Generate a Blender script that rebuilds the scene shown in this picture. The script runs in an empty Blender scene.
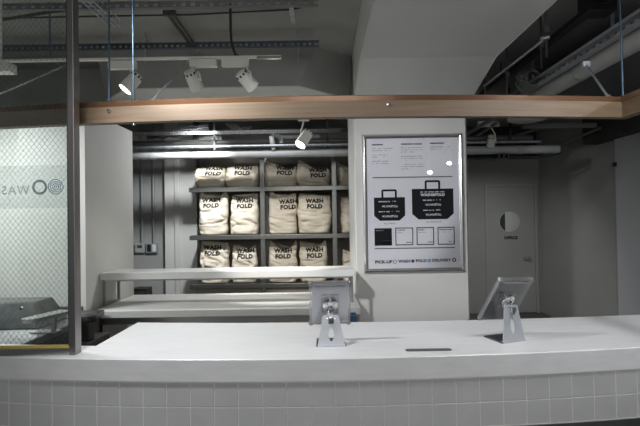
import bpy, bmesh, math, random
from mathutils import Vector, Matrix, noise
from mathutils.bvhtree import BVHTree
random.seed(7)
S = bpy.context.scene
COL = S.collection
F, HOR, ROLL, CZ = 480.0, 220.0, 0.0154, 1.55
PITCH = (HOR - 213.0) / F

# ---------------------------------------------------------------- camera
cam_d = bpy.data.cameras.new('camera'); cam = bpy.data.objects.new('camera', cam_d); COL.objects.link(cam)
cam_d.sensor_width = 36; cam_d.lens = 36 * F / 640; cam_d.clip_start = .02; cam_d.clip_end = 60
RM = Matrix.Rotation(math.pi/2 + PITCH, 3, 'X') @ Matrix.Rotation(-ROLL, 3, 'Z')
cam.matrix_world = Matrix.Translation((0, 0, CZ)) @ RM.to_4x4()
S.camera = cam

def P(u, v, Y):
    """where the line of sight of a photo point meets the depth Y"""
    d = RM @ Vector(((u-320)/F, (213-v)/F, -1))
    return Vector((0, 0, CZ)) + d * (Y / d.y)
def PZ(u, v, Z):
    d = RM @ Vector(((u-320)/F, (213-v)/F, -1))
    return Vector((0, 0, CZ)) + d * ((Z-CZ) / d.z)
def back(x): return 2.66 + .04*x*x - .03*x
def bow(x): return .052 * x * x
def PB(u, v, Y):
    """same, on a bowed front"""
    q = P(u, v, Y)
    for _ in range(6): q = P(u, v, Y+bow(q.x))
    return q

# ---------------------------------------------------------------- materials
MATS = {}
def mat(name, col, rough=.6, metal=0., nscale=0, namt=.12, bump=0., stretch=(1, 1, 1), emit=None, spec=.5, alpha=1., coat=0.):
    m = bpy.data.materials.new(name); m.use_nodes = True
    nt = m.node_tree; b = nt.nodes['Principled BSDF']
    b.inputs['Base Color'].default_value = (*col, 1); b.inputs['Roughness'].default_value = rough
    b.inputs['Metallic'].default_value = metal; b.inputs['Specular IOR Level'].default_value = spec
    b.inputs['Alpha'].default_value = alpha; b.inputs['Coat Weight'].default_value = coat
    if nscale:
        tc = nt.nodes.new('ShaderNodeTexCoord'); mp = nt.nodes.new('ShaderNodeMapping')
        mp.inputs['Scale'].default_value = stretch
        n = nt.nodes.new('ShaderNodeTexNoise'); n.inputs['Scale'].default_value = nscale; n.inputs['Detail'].default_value = 5
        r = nt.nodes.new('ShaderNodeValToRGB')
        r.color_ramp.elements[0].position = .3; r.color_ramp.elements[1].position = .7
        r.color_ramp.elements[0].color = (*[c*(1-namt) for c in col], 1)
        r.color_ramp.elements[1].color = (*[min(1, c*(1+namt)) for c in col], 1)
        nt.links.new(tc.outputs['Object'], mp.inputs[0]); nt.links.new(mp.outputs[0], n.inputs['Vector'])
        nt.links.new(n.outputs['Fac'], r.inputs[0]); nt.links.new(r.outputs[0], b.inputs['Base Color'])
        if bump:
            bp = nt.nodes.new('ShaderNodeBump'); bp.inputs['Strength'].default_value = bump; bp.inputs['Distance'].default_value = .01
            nt.links.new(n.outputs['Fac'], bp.inputs['Height']); nt.links.new(bp.outputs[0], b.inputs['Normal'])
    if emit:
        b.inputs['Emission Color'].default_value = (*emit[:3], 1); b.inputs['Emission Strength'].default_value = emit[3]
    MATS[name] = m; return m
def glassmat(name, tint, refl, rough=.01, body=0., bcol=(.8, .8, .8)):
    m = bpy.data.materials.new(name); m.use_nodes = True; nt = m.node_tree; nt.nodes.clear()
    o = nt.nodes.new('ShaderNodeOutputMaterial'); t = nt.nodes.new('ShaderNodeBsdfTransparent'); t.inputs[0].default_value = (*tint, 1)
    g = nt.nodes.new('ShaderNodeBsdfGlossy'); g.inputs['Roughness'].default_value = rough
    lw = nt.nodes.new('ShaderNodeFresnel'); lw.inputs[0].default_value = 1.45
    mx = nt.nodes.new('ShaderNodeMixShader')
    ad = nt.nodes.new('ShaderNodeMath'); ad.operation = 'ADD'; ad.inputs[1].default_value = refl
    nt.links.new(lw.outputs[0], ad.inputs[0]); nt.links.new(ad.outputs[0], mx.inputs[0])
    if body:
        d = nt.nodes.new('ShaderNodeBsdfDiffuse'); d.inputs[0].default_value = (*bcol, 1)
        m2 = nt.nodes.new('ShaderNodeMixShader'); m2.inputs[0].default_value = body
        nt.links.new(t.outputs[0], m2.inputs[1]); nt.links.new(d.outputs[0], m2.inputs[2]); nt.links.new(m2.outputs[0], mx.inputs[1])
    else: nt.links.new(t.outputs[0], mx.inputs[1])
    nt.links.new(g.outputs[0], mx.inputs[2]); nt.links.new(mx.outputs[0], o.inputs[0])
    return m
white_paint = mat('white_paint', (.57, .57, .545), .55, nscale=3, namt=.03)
column_paint = mat('column_paint', (.57, .57, .55), .6, nscale=2.5, namt=.03, bump=.05)
concrete = mat('painted_concrete', (.29, .285, .265), .85, nscale=3, namt=.09, bump=.25)
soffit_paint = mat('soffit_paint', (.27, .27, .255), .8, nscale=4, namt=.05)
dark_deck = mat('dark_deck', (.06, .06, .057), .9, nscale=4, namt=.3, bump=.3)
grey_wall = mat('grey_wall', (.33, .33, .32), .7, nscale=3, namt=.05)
corridor = mat('corridor_paint', (.36, .36, .345), .7, nscale=2, namt=.04)
floor_m = mat('dark_floor', (.10, .10, .10), .5, nscale=5, namt=.15)
top_m = mat('white_counter_laminate', (.75, .75, .755), .38, nscale=6, namt=.05, stretch=(1, 14, 6))
table_m = mat('table_laminate', (.64, .64, .62), .42, nscale=5, namt=.04, stretch=(1, 10, 1))
tile_m = mat('glazed_tile', (.56, .56, .565), .13, nscale=7, namt=.05, coat=.3)
grout = mat('grout', (.72, .72, .70), .8, nscale=40, namt=.05)
steel = mat('brushed_steel', (.30, .29, .28), .42, 1., nscale=30, namt=.12, stretch=(1, 1, .05))
steel_h = mat('brushed_steel_flat', (.52, .52, .51), .30, 1., nscale=30, namt=.12, stretch=(.05, 1, 1))
dsteel = mat('bench_steel', (.22, .22, .22), .35, 1., nscale=14, namt=.2)
rack_steel = mat('rack_steel', (.24, .24, .23), .35, .9, nscale=12, namt=.2, stretch=(.1, 1, .1))
alum = mat('aluminium', (.58, .60, .64), .42, .55, nscale=60, namt=.04)
tablet_silver = mat('tablet_silver', (.93, .94, .97), .4, .35)
chrome = mat('polished_frame', (.70, .70, .70), .16, 1.)
galv = mat('galvanised', (.40, .43, .46), .42, .8, nscale=25, namt=.2)
blue_rod = mat('blue_zinc_rod', (.07, .12, .17), .4, .7)
blue_tray = mat('blue_zinc_tray', (.09, .11, .14), .45, .6, nscale=30, namt=.2)
black = mat('black_plastic', (.015, .015, .016), .35)
cable_m = mat('black_cable', (.02, .02, .022), .6)
white_plastic = mat('white_plastic', (.70, .69, .63), .4)
pipe_w = mat('white_pipe', (.44, .45, .455), .45, nscale=8, namt=.08)
canvas = mat('canvas', (.68, .61, .50), .9, nscale=60, namt=.05, bump=.15)
ink = mat('black_ink', (.012, .012, .013), .7)
ink_s = mat('sign_ink', (.012, .012, .013), .8, spec=.1)
grey_ink = mat('grey_ink', (.30, .30, .32), .6)
rule_ink = mat('rule_ink', (.10, .10, .10), .6)
navy = mat('navy_ink', (.02, .05, .16), .5)
blue_ink = mat('blue_ink', (.22, .38, .58), .5)
paper = mat('poster_paper', (.78, .78, .80), .6)
lamp_on = mat('lamp_lens', (1, 1, 1), .3, emit=(.95, .96, 1, 22))
lamp_far = mat('ceiling_lamp_lens', (1, 1, 1), .3, emit=(.98, .98, 1, 30))
beige = mat('beige_panel', (.30, .27, .22), .8, nscale=3, namt=.08)
yellow = mat('yellow_gasket', (.55, .40, .08), .6)
grey_plate = mat('dark_grey_plate', (.13, .13, .145), .4, .4)
blue_plastic = mat('blue_plastic', (.03, .10, .18), .35)
red_label = mat('brown_label', (.20, .07, .04), .6, nscale=20, namt=.4)
wire_m = mat('wire_mesh', (.09, .11, .10), .7, .0)
refl_band = glassmat('reflected_band', (.99, 1, 1), .0, .3, .05, (.80, .84, .86))  # haze of the reflected shop window, put in as a tint
glass = glassmat('wired_glass', (.90, .93, .92), .03)
acrylic = glassmat('clear_acrylic', (.985, .99, 1), .05, .10, .12, (.95, .95, .98))
refl_mark = glassmat('reflection_grey', (.75, .78, .80), .0, .4, .25, (.20, .22, .24))  # reflected letters and rings, coloured onto the glass
refl_mark_b = glassmat('reflection_blue', (.75, .82, .88), .0, .4, .25, (.25, .34, .42))
acrylic_clear = glassmat('acrylic_clear', (.97, .97, .98), .0)

def woodmat():
    m = bpy.data.materials.new('oak_board'); m.use_nodes = True; nt = m.node_tree; b = nt.nodes['Principled BSDF']
    tc = nt.nodes.new('ShaderNodeTexCoord'); mp = nt.nodes.new('ShaderNodeMapping'); mp.inputs['Scale'].default_value = (.7, 8, 22)
    n = nt.nodes.new('ShaderNodeTexNoise'); n.inputs['Scale'].default_value = 2.5; n.inputs['Detail'].default_value = 6; n.inputs['Distortion'].default_value = .6
    r = nt.nodes.new('ShaderNodeValToRGB'); e = r.color_ramp.elements
    e[0].position = .25; e[0].color = (.135, .092, .055, 1); e[1].position = .75; e[1].color = (.215, .152, .096, 1)
    nt.links.new(tc.outputs['Object'], mp.inputs[0]); nt.links.new(mp.outputs[0], n.inputs['Vector']); nt.links.new(n.outputs['Fac'], r.inputs[0])
    nt.links.new(r.outputs[0], b.inputs['Base Color']); b.inputs['Roughness'].default_value = .5
    return m
wood = woodmat()
wood_edge = mat('brown_stained_edge', (.16, .085, .045), .22, .35, nscale=6, namt=.1, stretch=(.3, 4, 4))

# ---------------------------------------------------------------- mesh helpers
class MB:
    def __init__(s): s.bm = bmesh.new()
    def box(s, x0, x1, y0, y1, z0, z1, bev=0., M=None):
        t = bmesh.new(); bmesh.ops.create_cube(t, size=1)
        for v in t.verts:
            v.co = Vector(((x0+x1)/2 + v.co.x*(x1-x0), (y0+y1)/2 + v.co.y*(y1-y0), (z0+z1)/2 + v.co.z*(z1-z0)))
        if bev: bmesh.ops.bevel(t, geom=t.edges[:], offset=bev, segments=2, affect='EDGES', profile=.6)
        return s._add(t, M)
    def _add(s, t, M=None):
        if M is not None: bmesh.ops.transform(t, matrix=M, verts=t.verts[:])
        me = bpy.data.meshes.new('tmp'); t.to_mesh(me); t.free(); s.bm.from_mesh(me); bpy.data.meshes.remove(me); return s
    def cyl(s, a, b, r0, r1=None, seg=20):
        a = Vector(a); b = Vector(b); r1 = r0 if r1 is None else r1; d = b-a
        t = bmesh.new(); bmesh.ops.create_cone(t, cap_ends=True, segments=seg, radius1=r0, radius2=r1, depth=d.length)
        M = Matrix.Translation((a+b)/2) @ d.to_track_quat('Z', 'Y').to_matrix().to_4x4()
        return s._add(t, M)
    def tube(s, pts, r, seg=10):
        pts = [Vector(p) for p in pts]; rings = []
        up = Vector((.13, .31, .94))
        for i, p in enumerate(pts):
            d = (pts[min(i+1, len(pts)-1)] - pts[max(i-1, 0)]).normalized()
            a = d.cross(up); a = a.normalized() if a.length > 1e-4 else d.orthogonal().normalized(); b = d.cross(a)
            rings.append([s.bm.verts.new(p + r*(math.cos(2*math.pi*k/seg)*a + math.sin(2*math.pi*k/seg)*b)) for k in range(seg)])
        for i in range(len(rings)-1):
            for k in range(seg):
                s.bm.faces.new((rings[i][k], rings[i][(k+1) % seg], rings[i+1][(k+1) % seg], rings[i+1][k]))
        s.bm.faces.new(rings[0]); s.bm.faces.new(rings[-1][::-1]); return s
    def lathe(s, prof, M=None, seg=28):
        t = bmesh.new(); rings = []
        for r, z in prof:
            rings.append([t.verts.new((max(r, 1e-5)*math.cos(2*math.pi*k/seg), max(r, 1e-5)*math.sin(2*math.pi*k/seg), z)) for k in range(seg)])
        for i in range(len(rings)-1):
            for k in range(seg): t.faces.new((rings[i][k], rings[i][(k+1) % seg], rings[i+1][(k+1) % seg], rings[i+1][k]))
        t.faces.new(rings[0][::-1]); t.faces.new(rings[-1]); return s._add(t, M)
    def prism(s, poly, y0, y1, M=None):
        """polygon in x,z extruded from y0 to y1"""
        t = bmesh.new(); A = [t.verts.new((x, y0, z)) for x, z in poly]; B = [t.verts.new((x, y1, z)) for x, z in poly]
        t.faces.new(A); t.faces.new(B[::-1]); n = len(poly)
        for i in range(n): t.faces.new((A[i], B[i], B[(i+1) % n], A[(i+1) % n]))
        return s._add(t, M)
    def prism_xy(s, poly, z0, z1):
        t = bmesh.new(); A = [t.verts.new((x, y, z0)) for x, y in poly]; B = [t.verts.new((x, y, z1)) for x, y in poly]
        t.faces.new(A); t.faces.new(B[::-1]); n = len(poly)
        for i in range(n): t.faces.new((A[i], B[i], B[(i+1) % n], A[(i+1) % n]))
        return s._add(t)
    def ribbon(s, x0, x1, prof, n=26, fn=bow):
        """closed y,z profile swept along x, following the slight bow of the counter front"""
        rings = []
        for i in range(n+1):
            x = x0 + (x1-x0)*i/n
            rings.append([s.bm.verts.new((x, (y+fn(x)) if y < 2.5 else back(x)-(2.66-y), z)) for y, z in prof])
        k = len(prof)
        for i in range(n):
            for j in range(k): s.bm.faces.new((rings[i][j], rings[i+1][j], rings[i+1][(j+1) % k], rings[i][(j+1) % k]))
        s.bm.faces.new(rings[0]); s.bm.faces.new(rings[-1][::-1]); return s
    def build(s, name, m, parent=None, smooth=False, M=None):
        if M is not None: bmesh.ops.transform(s.bm, matrix=M, verts=s.bm.verts[:])
        bmesh.ops.recalc_face_normals(s.bm, faces=s.bm.faces[:])
        me = bpy.data.meshes.new(name); s.bm.to_mesh(me); s.bm.free()
        return link(name, me, m, parent, smooth)
def link(name, me, m, parent=None, smooth=False):
    o = bpy.data.objects.new(name, me); me.materials.clear(); me.materials.append(m); COL.objects.link(o)
    if smooth:
        for p in me.polygons: p.use_smooth = True
        if smooth != 'all':
            try: me.set_sharp_from_angle(angle=math.radians(38))
            except Exception: pass
    if parent is not None:
        o.parent = parent
        o.matrix_parent_inverse = parent_inv.get(parent.name, Matrix())
    return o
parent_inv = {}
def tag(o, label=None, cat=None, group=None, kind=None):
    if label: o['label'] = label
    if cat: o['category'] = cat
    if group: o['group'] = group
    if kind: o['kind'] = kind
    return o
def thing(name, label, cat, loc=(0, 0, 0), rz=0, group=None):
    o = bpy.data.objects.new(name, None); COL.objects.link(o); o.location = loc; o.rotation_euler = (0, 0, rz)
    o.empty_display_size = .05
    return tag(o, label, cat, group)
def struct(name, mb, m, smooth=False): return tag(mb.build(name, m, None, smooth), kind='structure')
def text_mesh(s, size, bold=0., align='CENTER', spacing=1., ext=0., res=3):
    c = bpy.data.curves.new('t', 'FONT'); c.body = s; c.size = size; c.align_x = align; c.align_y = 'CENTER'
    c.offset = bold; c.space_character = spacing; c.extrude = ext; c.resolution_u = res
    o = bpy.data.objects.new('t', c); COL.objects.link(o); bpy.context.view_layer.update()
    me = bpy.data.meshes.new_from_object(o.evaluated_get(bpy.context.evaluated_depsgraph_get()))
    bpy.data.objects.remove(o); bpy.data.curves.remove(c); return me
STAND = Matrix.Rotation(math.pi/2, 4, 'X')          # text in x,y -> x,z facing -Y
def add_text(mb, s, size, x, y, z, **k):
    me = text_mesh(s, size, **k); me.transform(Matrix.Translation((x, y, z)) @ STAND); mb.bm.from_mesh(me); bpy.data.meshes.remove(me); return mb

# ================================================================= SETTING
CEIL = 3.04
struct('floor', MB().box(-3.6, 3.8, -3, 8.2, -.06, 0), floor_m)
# pale ceiling over the counter, darker deck behind and to the right
struct('ceiling', MB().box(-3.6, 1.31, -3, 5.3, CEIL, CEIL+.1), concrete)
struct('ceiling_rear', MB().box(-3.6, 1.31, 5.3, 8.2, CEIL, CEIL+.1), dark_deck)
struct('ceiling_right', MB().box(1.31, 3.8, -3, 8.2, CEIL, CEIL+.1), mat('right_deck', (.24, .24, .23), .9, nscale=3, namt=.12))
struct('wall_left', MB().box(-3.6, -3.5, 2.1, 8.2, 0, CEIL), white_paint)
struct('wall_right', MB().box(3.57, 3.7, 1.0, 7.9, 0, CEIL), corridor)
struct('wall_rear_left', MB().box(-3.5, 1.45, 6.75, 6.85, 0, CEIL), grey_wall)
struct('wall_return', MB().box(1.35, 1.45, 6.85, 7.8, 0, CEIL), corridor)
# office wall: painted to 2.53 m, dark void above
struct('wall_back', MB().box(1.45, 3.57, 7.8, 7.9, 0, 2.53), corridor)
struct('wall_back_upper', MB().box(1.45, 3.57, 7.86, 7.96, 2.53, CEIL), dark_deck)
# partition block behind the glass screen
struct('wall_partition', MB().box(-2.29, -1.78, 3.64, 4.57, 0, 2.42), white_paint)
struct('wall_alcove', MB().box(-3.5, -2.29, 3.80, 3.90, 0, 2.42), white_paint)
# pilaster behind rack
pb = MB().box(-2.14, -1.70, 6.62, 6.75, 0, CEIL); pb.box(-2.0, -1.93, 6.59, 6.63, 0, CEIL, .01)
struct('trim_1', pb, white_paint)
# right wall pilaster and bulkhead
struct('trim_2', MB().box(3.53, 3.57, 1.2, 5.72, 0, 2.46), mat('pilaster_paint', (.56, .57, .58), .6, nscale=2, namt=.03))
struct('trim_3', MB().box(3.38, 3.57, 1.2, 6.14, 2.46, CEIL), dark_deck)
# main column with chamfered left edge
CY, CX0, CX1 = 4.22, .308, 1.31
cb = MB().prism_xy([(CX0, CY+.012), (CX0+.012, CY), (CX1-.02, CY), (CX1, CY+.03), (CX1, 5.05), (CX0, 5.05)], 0, CEIL)
struct('wall_column', cb, column_paint)
# overhead beam running to the column with sloped haunch
t = bmesh.new()
prof = [(-1.0, 2.73), (3.50, 2.73), (4.22, 2.52), (4.4, 2.52), (4.4, CEIL), (-1.0, CEIL)]
A = [t.verts.new((CX0, y, z)) for y, z in prof]; B = [t.verts.new((CX1, y, z)) for y, z in prof]
t.faces.new(A); t.faces.new(B[::-1])
for i in range(6): t.faces.new((A[i], B[i], B[(i+1) % 6], A[(i+1) % 6]))
bmesh.ops.bevel(t, geom=[e for e in t.edges if abs(e.verts[0].co.x-e.verts[1].co.x) < 1e-4 and e.verts[0].co.z < 2.9 and e.verts[1].co.z < 2.9], offset=.006, segments=1, affect='EDGES')
mb = MB(); mb._add(t); struct('ceiling_beam', mb, column_paint)
# dropped soffit with flared ends
sf = MB(); bot = [(-1.66, 4.1), (-.17, 4.1), (.305, 4.56), (.305, 5.3), (-1.98, 5.3), (-1.98, 4.47)]
top = [(-1.80, 4.1), (0, 4.1), (.305, 4.40), (.305, 5.3), (-1.98, 5.3), (-1.98, 4.30)]
A = [sf.bm.verts.new((x, y, 2.705)) for x, y in bot]; B = [sf.bm.verts.new((x, y, CEIL-.001)) for x, y in top]
sf.bm.faces.new(A); sf.bm.faces.new(B[::-1])
for i in range(6): sf.bm.faces.new((A[i], B[i], B[(i+1) % 6], A[(i+1) % 6]))
struct('ceiling_soffit', sf, soffit_paint)
struct('ceiling_lit_underside', MB().prism_xy(bot, 2.695, 2.7045), mat('soffit_bounce_tone', (.62, .62, .60), .7, nscale=4, namt=.04))  # paler sheet, bounced light on the soffit underside put into its colour
struct('trim_4', MB().box(-3.5, -2.0, 4.60, 4.72, 2.3, CEIL), soffit_paint)

# office door
dr = thing('door_1', None, None, (0, 7.8, 0)); dr['kind'] = 'structure'
c0 = P(488, 187, 7.76); c1 = P(534.5, 187, 7.76); dx0, dx1, dz = c0.x, c1.x, c0.z
door_paint = mat('door_paint', (.40, .40, .385), .55, nscale=2, namt=.03)
MB().box(dx0-.05, dx0, -.03, .02, 0, dz+.05, .004).box(dx1, dx1+.05, -.03, .02, 0, dz+.05, .004).box(dx0, dx1, -.03, .02, dz, dz+.05, .004).build('door_frame', door_paint, dr)
leaf = MB().box(dx0+.004, dx1-.004, -.018, .02, .01, dz-.004, .003).build('door_leaf', door_paint, dr)
w = P(509.8, 221.8, 7.77); RW = 10.3/F*7.77
M = Matrix.Translation((w.x, -.02, w.z)) @ Matrix.Rotation(math.pi/2, 4, 'X')
win = MB().lathe([(RW, 0), (RW, .004), (RW-.004, .006), (0, .006)], M, 40).build('porthole_pane', mat('porthole_pale', (.66, .67, .63), .3), dr, True)
cres = [(w.x+RW*.97*math.cos(a), w.z+RW*.97*math.sin(a)) for a in [math.radians(118+i*(124/20)) for i in range(21)]]
tag(MB().prism(cres, -.0295, -.0262).build('porthole_dark_pane', mat('porthole_dark', (.06, .065, .06), .3), dr), 'darker left segment of the round window')
mb = MB(); add_text(mb, 'OFFICE', .062, P(511, 238, 7.77).x, -.0215, P(511, 238, 7.77).z, bold=.004, spacing=1.1); mb.build('door_lettering', ink, leaf)
h = P(529.5, 258.5, 7.7)
hm = MB().cyl((h.x+.02, -.02, h.z), (h.x+.02, -.035, h.z), .03).cyl((h.x+.02, -.03, h.z), (h.x+.02, -.07, h.z), .01).cyl((h.x+.03, -.07, h.z), (h.x-.09, -.07, h.z+.012), .012)
hm.build('door_handle', chrome, leaf, True)

# ================================================================= SERVICE COUNTER
Y0, TZ = 1.97, .984
ctr = thing('service_counter', 'long white-topped service counter faced with pale square tiles', 'counter', (0, Y0, 0))
Mi = Matrix.Translation((0, -Y0, 0))
def cbuild(mb, *a, **k): return mb.build(*a, M=Mi, **k)
mb = MB()
# full-depth slab right of the opening
mb.ribbon(-1.045, 2.2, [(Y0, TZ-.092), (Y0, TZ-.004), (Y0+.004, TZ), (2.66, TZ), (2.66, TZ-.092)])
mb.ribbon(-2.6, -1.045, [(Y0, TZ-.092), (Y0, TZ-.004), (Y0+.004, TZ), (2.17, TZ), (2.17, TZ-.092)])
cbuild(mb, 'countertop', top_m, ctr)
cbuild(MB().ribbon(-2.6, 2.2, [(Y0+.0085, 0), (Y0+.0085, TZ-.092), (Y0+.13, TZ-.092), (Y0+.13, 0)]), 'front_panel', grout, ctr)
ts = .1; mb = MB()
zt = TZ-.098
for r in range(2):
    for i in range(-26, 21):
        x0 = i*ts - .048; xc = x0+ts/2
        yb = Y0+.007+bow(xc); sl = .104*xc
        T = Matrix.Translation((xc, yb, 0)) @ Matrix.Rotation(math.atan(sl), 4, 'Z') @ Matrix.Translation((0, 0, zt-(r+.5)*ts)) @ Matrix.Rotation(random.uniform(-.003, .003), 4, 'X') @ Matrix.Rotation(random.uniform(-.003, .003), 4, 'Z')
        mb.box(-ts/2+.0024, ts/2-.0024, 0, .009, -ts/2+.0024, ts/2-.0024, .0012, T)
tf = cbuild(mb, 'tile_facing', tile_m, ctr)
cbuild(MB().ribbon(-2.6, 2.2, [(Y0+.001, 0), (Y0+.001, zt-2*ts-.004), (Y0+.0085, zt-2*ts-.004), (Y0+.0085, 0)]), 'kick_band', steel_h, ctr)
cbuild(MB().ribbon(-1.04, 2.19, [(2.57, 0), (2.57, TZ-.092), (2.62, TZ-.092), (2.62, 0)]), 'rear_panel', grey_wall, ctr)

# inset grey plate
ip = PZ(428.5, 350.3, TZ); mb = MB()
poly = [(ip.x+sx*.085+.014*math.cos(a), ip.y+.014*math.sin(a)) for sx, a0 in ((1, -90), (-1, 90)) for a in [math.radians(a0+i*22.5) for i in range(9)]]
mb.prism_xy(poly, TZ, TZ+.004)
sl = tag(mb.build('cable_slot_cover', grey_plate, None), 'slim dark grey rounded strip lying flat on the white counter between the stands', 'cover plate')

# ================================================================= TABLET STANDS
def tablet_stand(name_pos, rz, label, tlabel, lean_x=0., dz=0., tilt=34, h2=.118, hgt=.165, slot_z=(.030, .115)):
    """origin: middle of the front lower edge of the leg; -Y faces the photographer"""
    st = thing('tablet_stand', label, 'stand', name_pos, rz, None)
    W = .128
    # base plate
    b = MB().prism_xy([(-W/2, 0), (W/2, 0), (W/2+.004, .004), (W/2-.004, .135), (-W/2+.004, .135), (-W/2-.004, .004)], 0, .006)
    tag(b.build('base_plate', mat('base_dark', (.10, .11, .13), .35, .6) if 'base_dark' not in MATS else MATS['base_dark'], st), 'dark grey base plate')
    # leg with slot
    top, bot = .036, .062
    mb = MB(); out = []; ins = []
    N = 24
    R = Matrix.Rotation(math.radians(-6), 4, 'X')
    slot = [( .013*math.sin(math.pi*k/12)**.8, slot_z[0]+(slot_z[1]-slot_z[0])*k/12) for k in range(13)]
    L = []
    for k in range(13):      # left strip and right strip either side of the slot
        z = slot[k][1]; L.append((slot[k][0], z))
    def half(s):
        def wd(z): return bot+(top-bot)*z/hgt
        p = [(0, 0), (s*bot, 0), (s*wd(hgt*.97), hgt*.97), (s*(top-.006), hgt), (0, hgt)]
        p += [(s*x if x > 1e-6 else 0, z) for x, z in reversed(L)]
        return p
    for s in (-1, 1): mb.prism(half(s), 0, .005, R)
    mb.box(-bot, bot, -.003, .012, 0, .009, .002)
    mb.build('leg', alum, st)
    # ball joint and bracket behind the tablet
    mb = MB()
    lz = hgt-.004; J = Vector((0, .028, lz-.006))
    mb.cyl((-.020, .018, lz-.012), (.020, .018, lz-.012), .009).lathe([(.006, -.012), (.011, -.008), (.014, 0), (.011, .008), (.006, .012)], Matrix.Translation((0, .028, lz+.012)) @ Matrix.Rotation(math.radians(60), 4, 'X'))
    mb.box(-.012, .012, -.004, .022, lz-.035, lz-.004, .002)
    mb.build('hinge', chrome, st, True)
    # tablet and its case: own thing held in the stand
    T = Matrix.Translation(name_pos) @ Matrix.Rotation(rz, 4, 'Z') @ Matrix.Translation((0, .052, .188+dz)) @ Matrix.Rotation(lean_x, 4, 'Y') @ Matrix.Rotation(math.radians(tilt), 4, 'X')
    tb = thing('tablet', tlabel, 'tablet', (0, 0, 0)); tb.matrix_world = T
    w2 = .091
    body = MB().box(-w2+.007, w2-.007, .001, .008, -h2+.007, h2-.007, .003).build('tablet_body', MATS['tablet_silver'], tb)
    MB().box(-w2+.012, w2-.012, .0081, .0086, -h2+.014, h2-.014).build('screen', black, body)
    c = MB().box(-w2, w2, -.006, .0005, -h2, h2, .0025)
    for sx in (-1, 1):
        c.box(sx*w2-.004, sx*w2+.004, -.006, .011, -h2, h2, .002)
        for sz in (-1, 1): c.lathe([(.010, -.001), (.012, .002), (.012, .016), (.009, .018)], Matrix.Translation((sx*(w2-.004), .009, sz*(h2-.004))) @ Matrix.Rotation(math.pi/2, 4, 'X'), 16)
    c.box(-w2, w2, -.006, .011, h2-.004, h2+.003, .002).box(-w2, w2, -.006, .011, -h2-.003, -h2+.004, .002)
    case = c.build('clear_case', acrylic, tb)
    tag(MB().box(-w2+.022, w2-.022, -.0085, -.006, h2-.019, h2-.011, .001).build('case_strap', grey_plate if False else mat('strap_grey', (.30, .31, .33), .4, .5) if 'strap_grey' not in MATS else MATS['strap_grey'], case), 'grey bar along the top edge')
    pl = MB().box(-.040, .040, -.0105, -.006, -.046, .048, .002)
    for q in ((-.033, .040), (.033, .040), (-.033, -.038), (.033, -.038)): pl.cyl((q[0], -.012, q[1]), (q[0], -.0105, q[1]), .004)
    pl = pl.build('mount_plate', acrylic, tb)
    MB().lathe([(.014, 0), (.030, 0), (.034, .003), (.034, .009), (.029, .012), (.014, .012)], Matrix.Translation((0, -.010, .0)) @ Matrix.Rotation(math.pi/2, 4, 'X')).build('mount_ring', chrome, pl, True)
    bars = MB()
    for k in range(6):
        a = k*math.pi/3; bars.box(-.004, .004, -.024, -.020, .012, .031, .001, Matrix.Rotation(a, 4, 'Y'))
    bars.build('mount_clip', alum, pl)
    return st, tb
p1 = PZ(331.5, 346.5, TZ); p2 = PZ(514.5, 342.3, TZ)
tablet_stand((p1.x, p1.y, TZ), math.radians(3), 'silver tablet stand holding the left tablet beside the dark slot cover', 'tablet in clear case seen square from behind, nearer the bag shelves', 0, -.003, 22, .107, .138, (.020, .085))
tablet_stand((p2.x, p2.y, TZ), math.radians(20), 'silver tablet stand turned at an angle at the right of the counter', 'tilted tablet in clear case seen obliquely in front of the office corridor', math.radians(3))

# ================================================================= WIRED GLASS SCREEN
GY = 2.075; gx = P(75.5, 355, GY).x
scr = thing('glass_screen', 'steel-framed wired glass screen standing on the left end of the counter', 'glass screen', (gx, GY, TZ))
Mg = Matrix.Translation((-gx, -GY, -TZ))
def gb(mb, *a, **k): return mb.build(*a, M=Mg, **k)
ztop = CEIL-.002
po = MB().box(gx-.027, gx, GY, GY+.052, TZ, ztop, .002)
gb(po, 'post', steel, scr)
br_ = gb(MB().box(-2.6, gx-.027, GY, GY+.05, TZ, TZ+.030, .002), 'bottom_rail', steel_h, scr)
tag(gb(MB().box(-2.6, gx-.027, GY+.012, GY+.035, TZ+.030, TZ+.038), 'gasket', yellow, br_), 'yellow gasket strip')
gb(MB().box(-2.6, gx-.0275, GY+.019, GY+.025, TZ+.038, ztop), 'glass_pane', glass, scr)
gb(MB().box(gx-.038, gx-.027, GY+.014, GY+.030, TZ+.038, ztop), 'glazing_bead', mat('bead_dark', (.07, .085, .085), .4, .3), scr)
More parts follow.
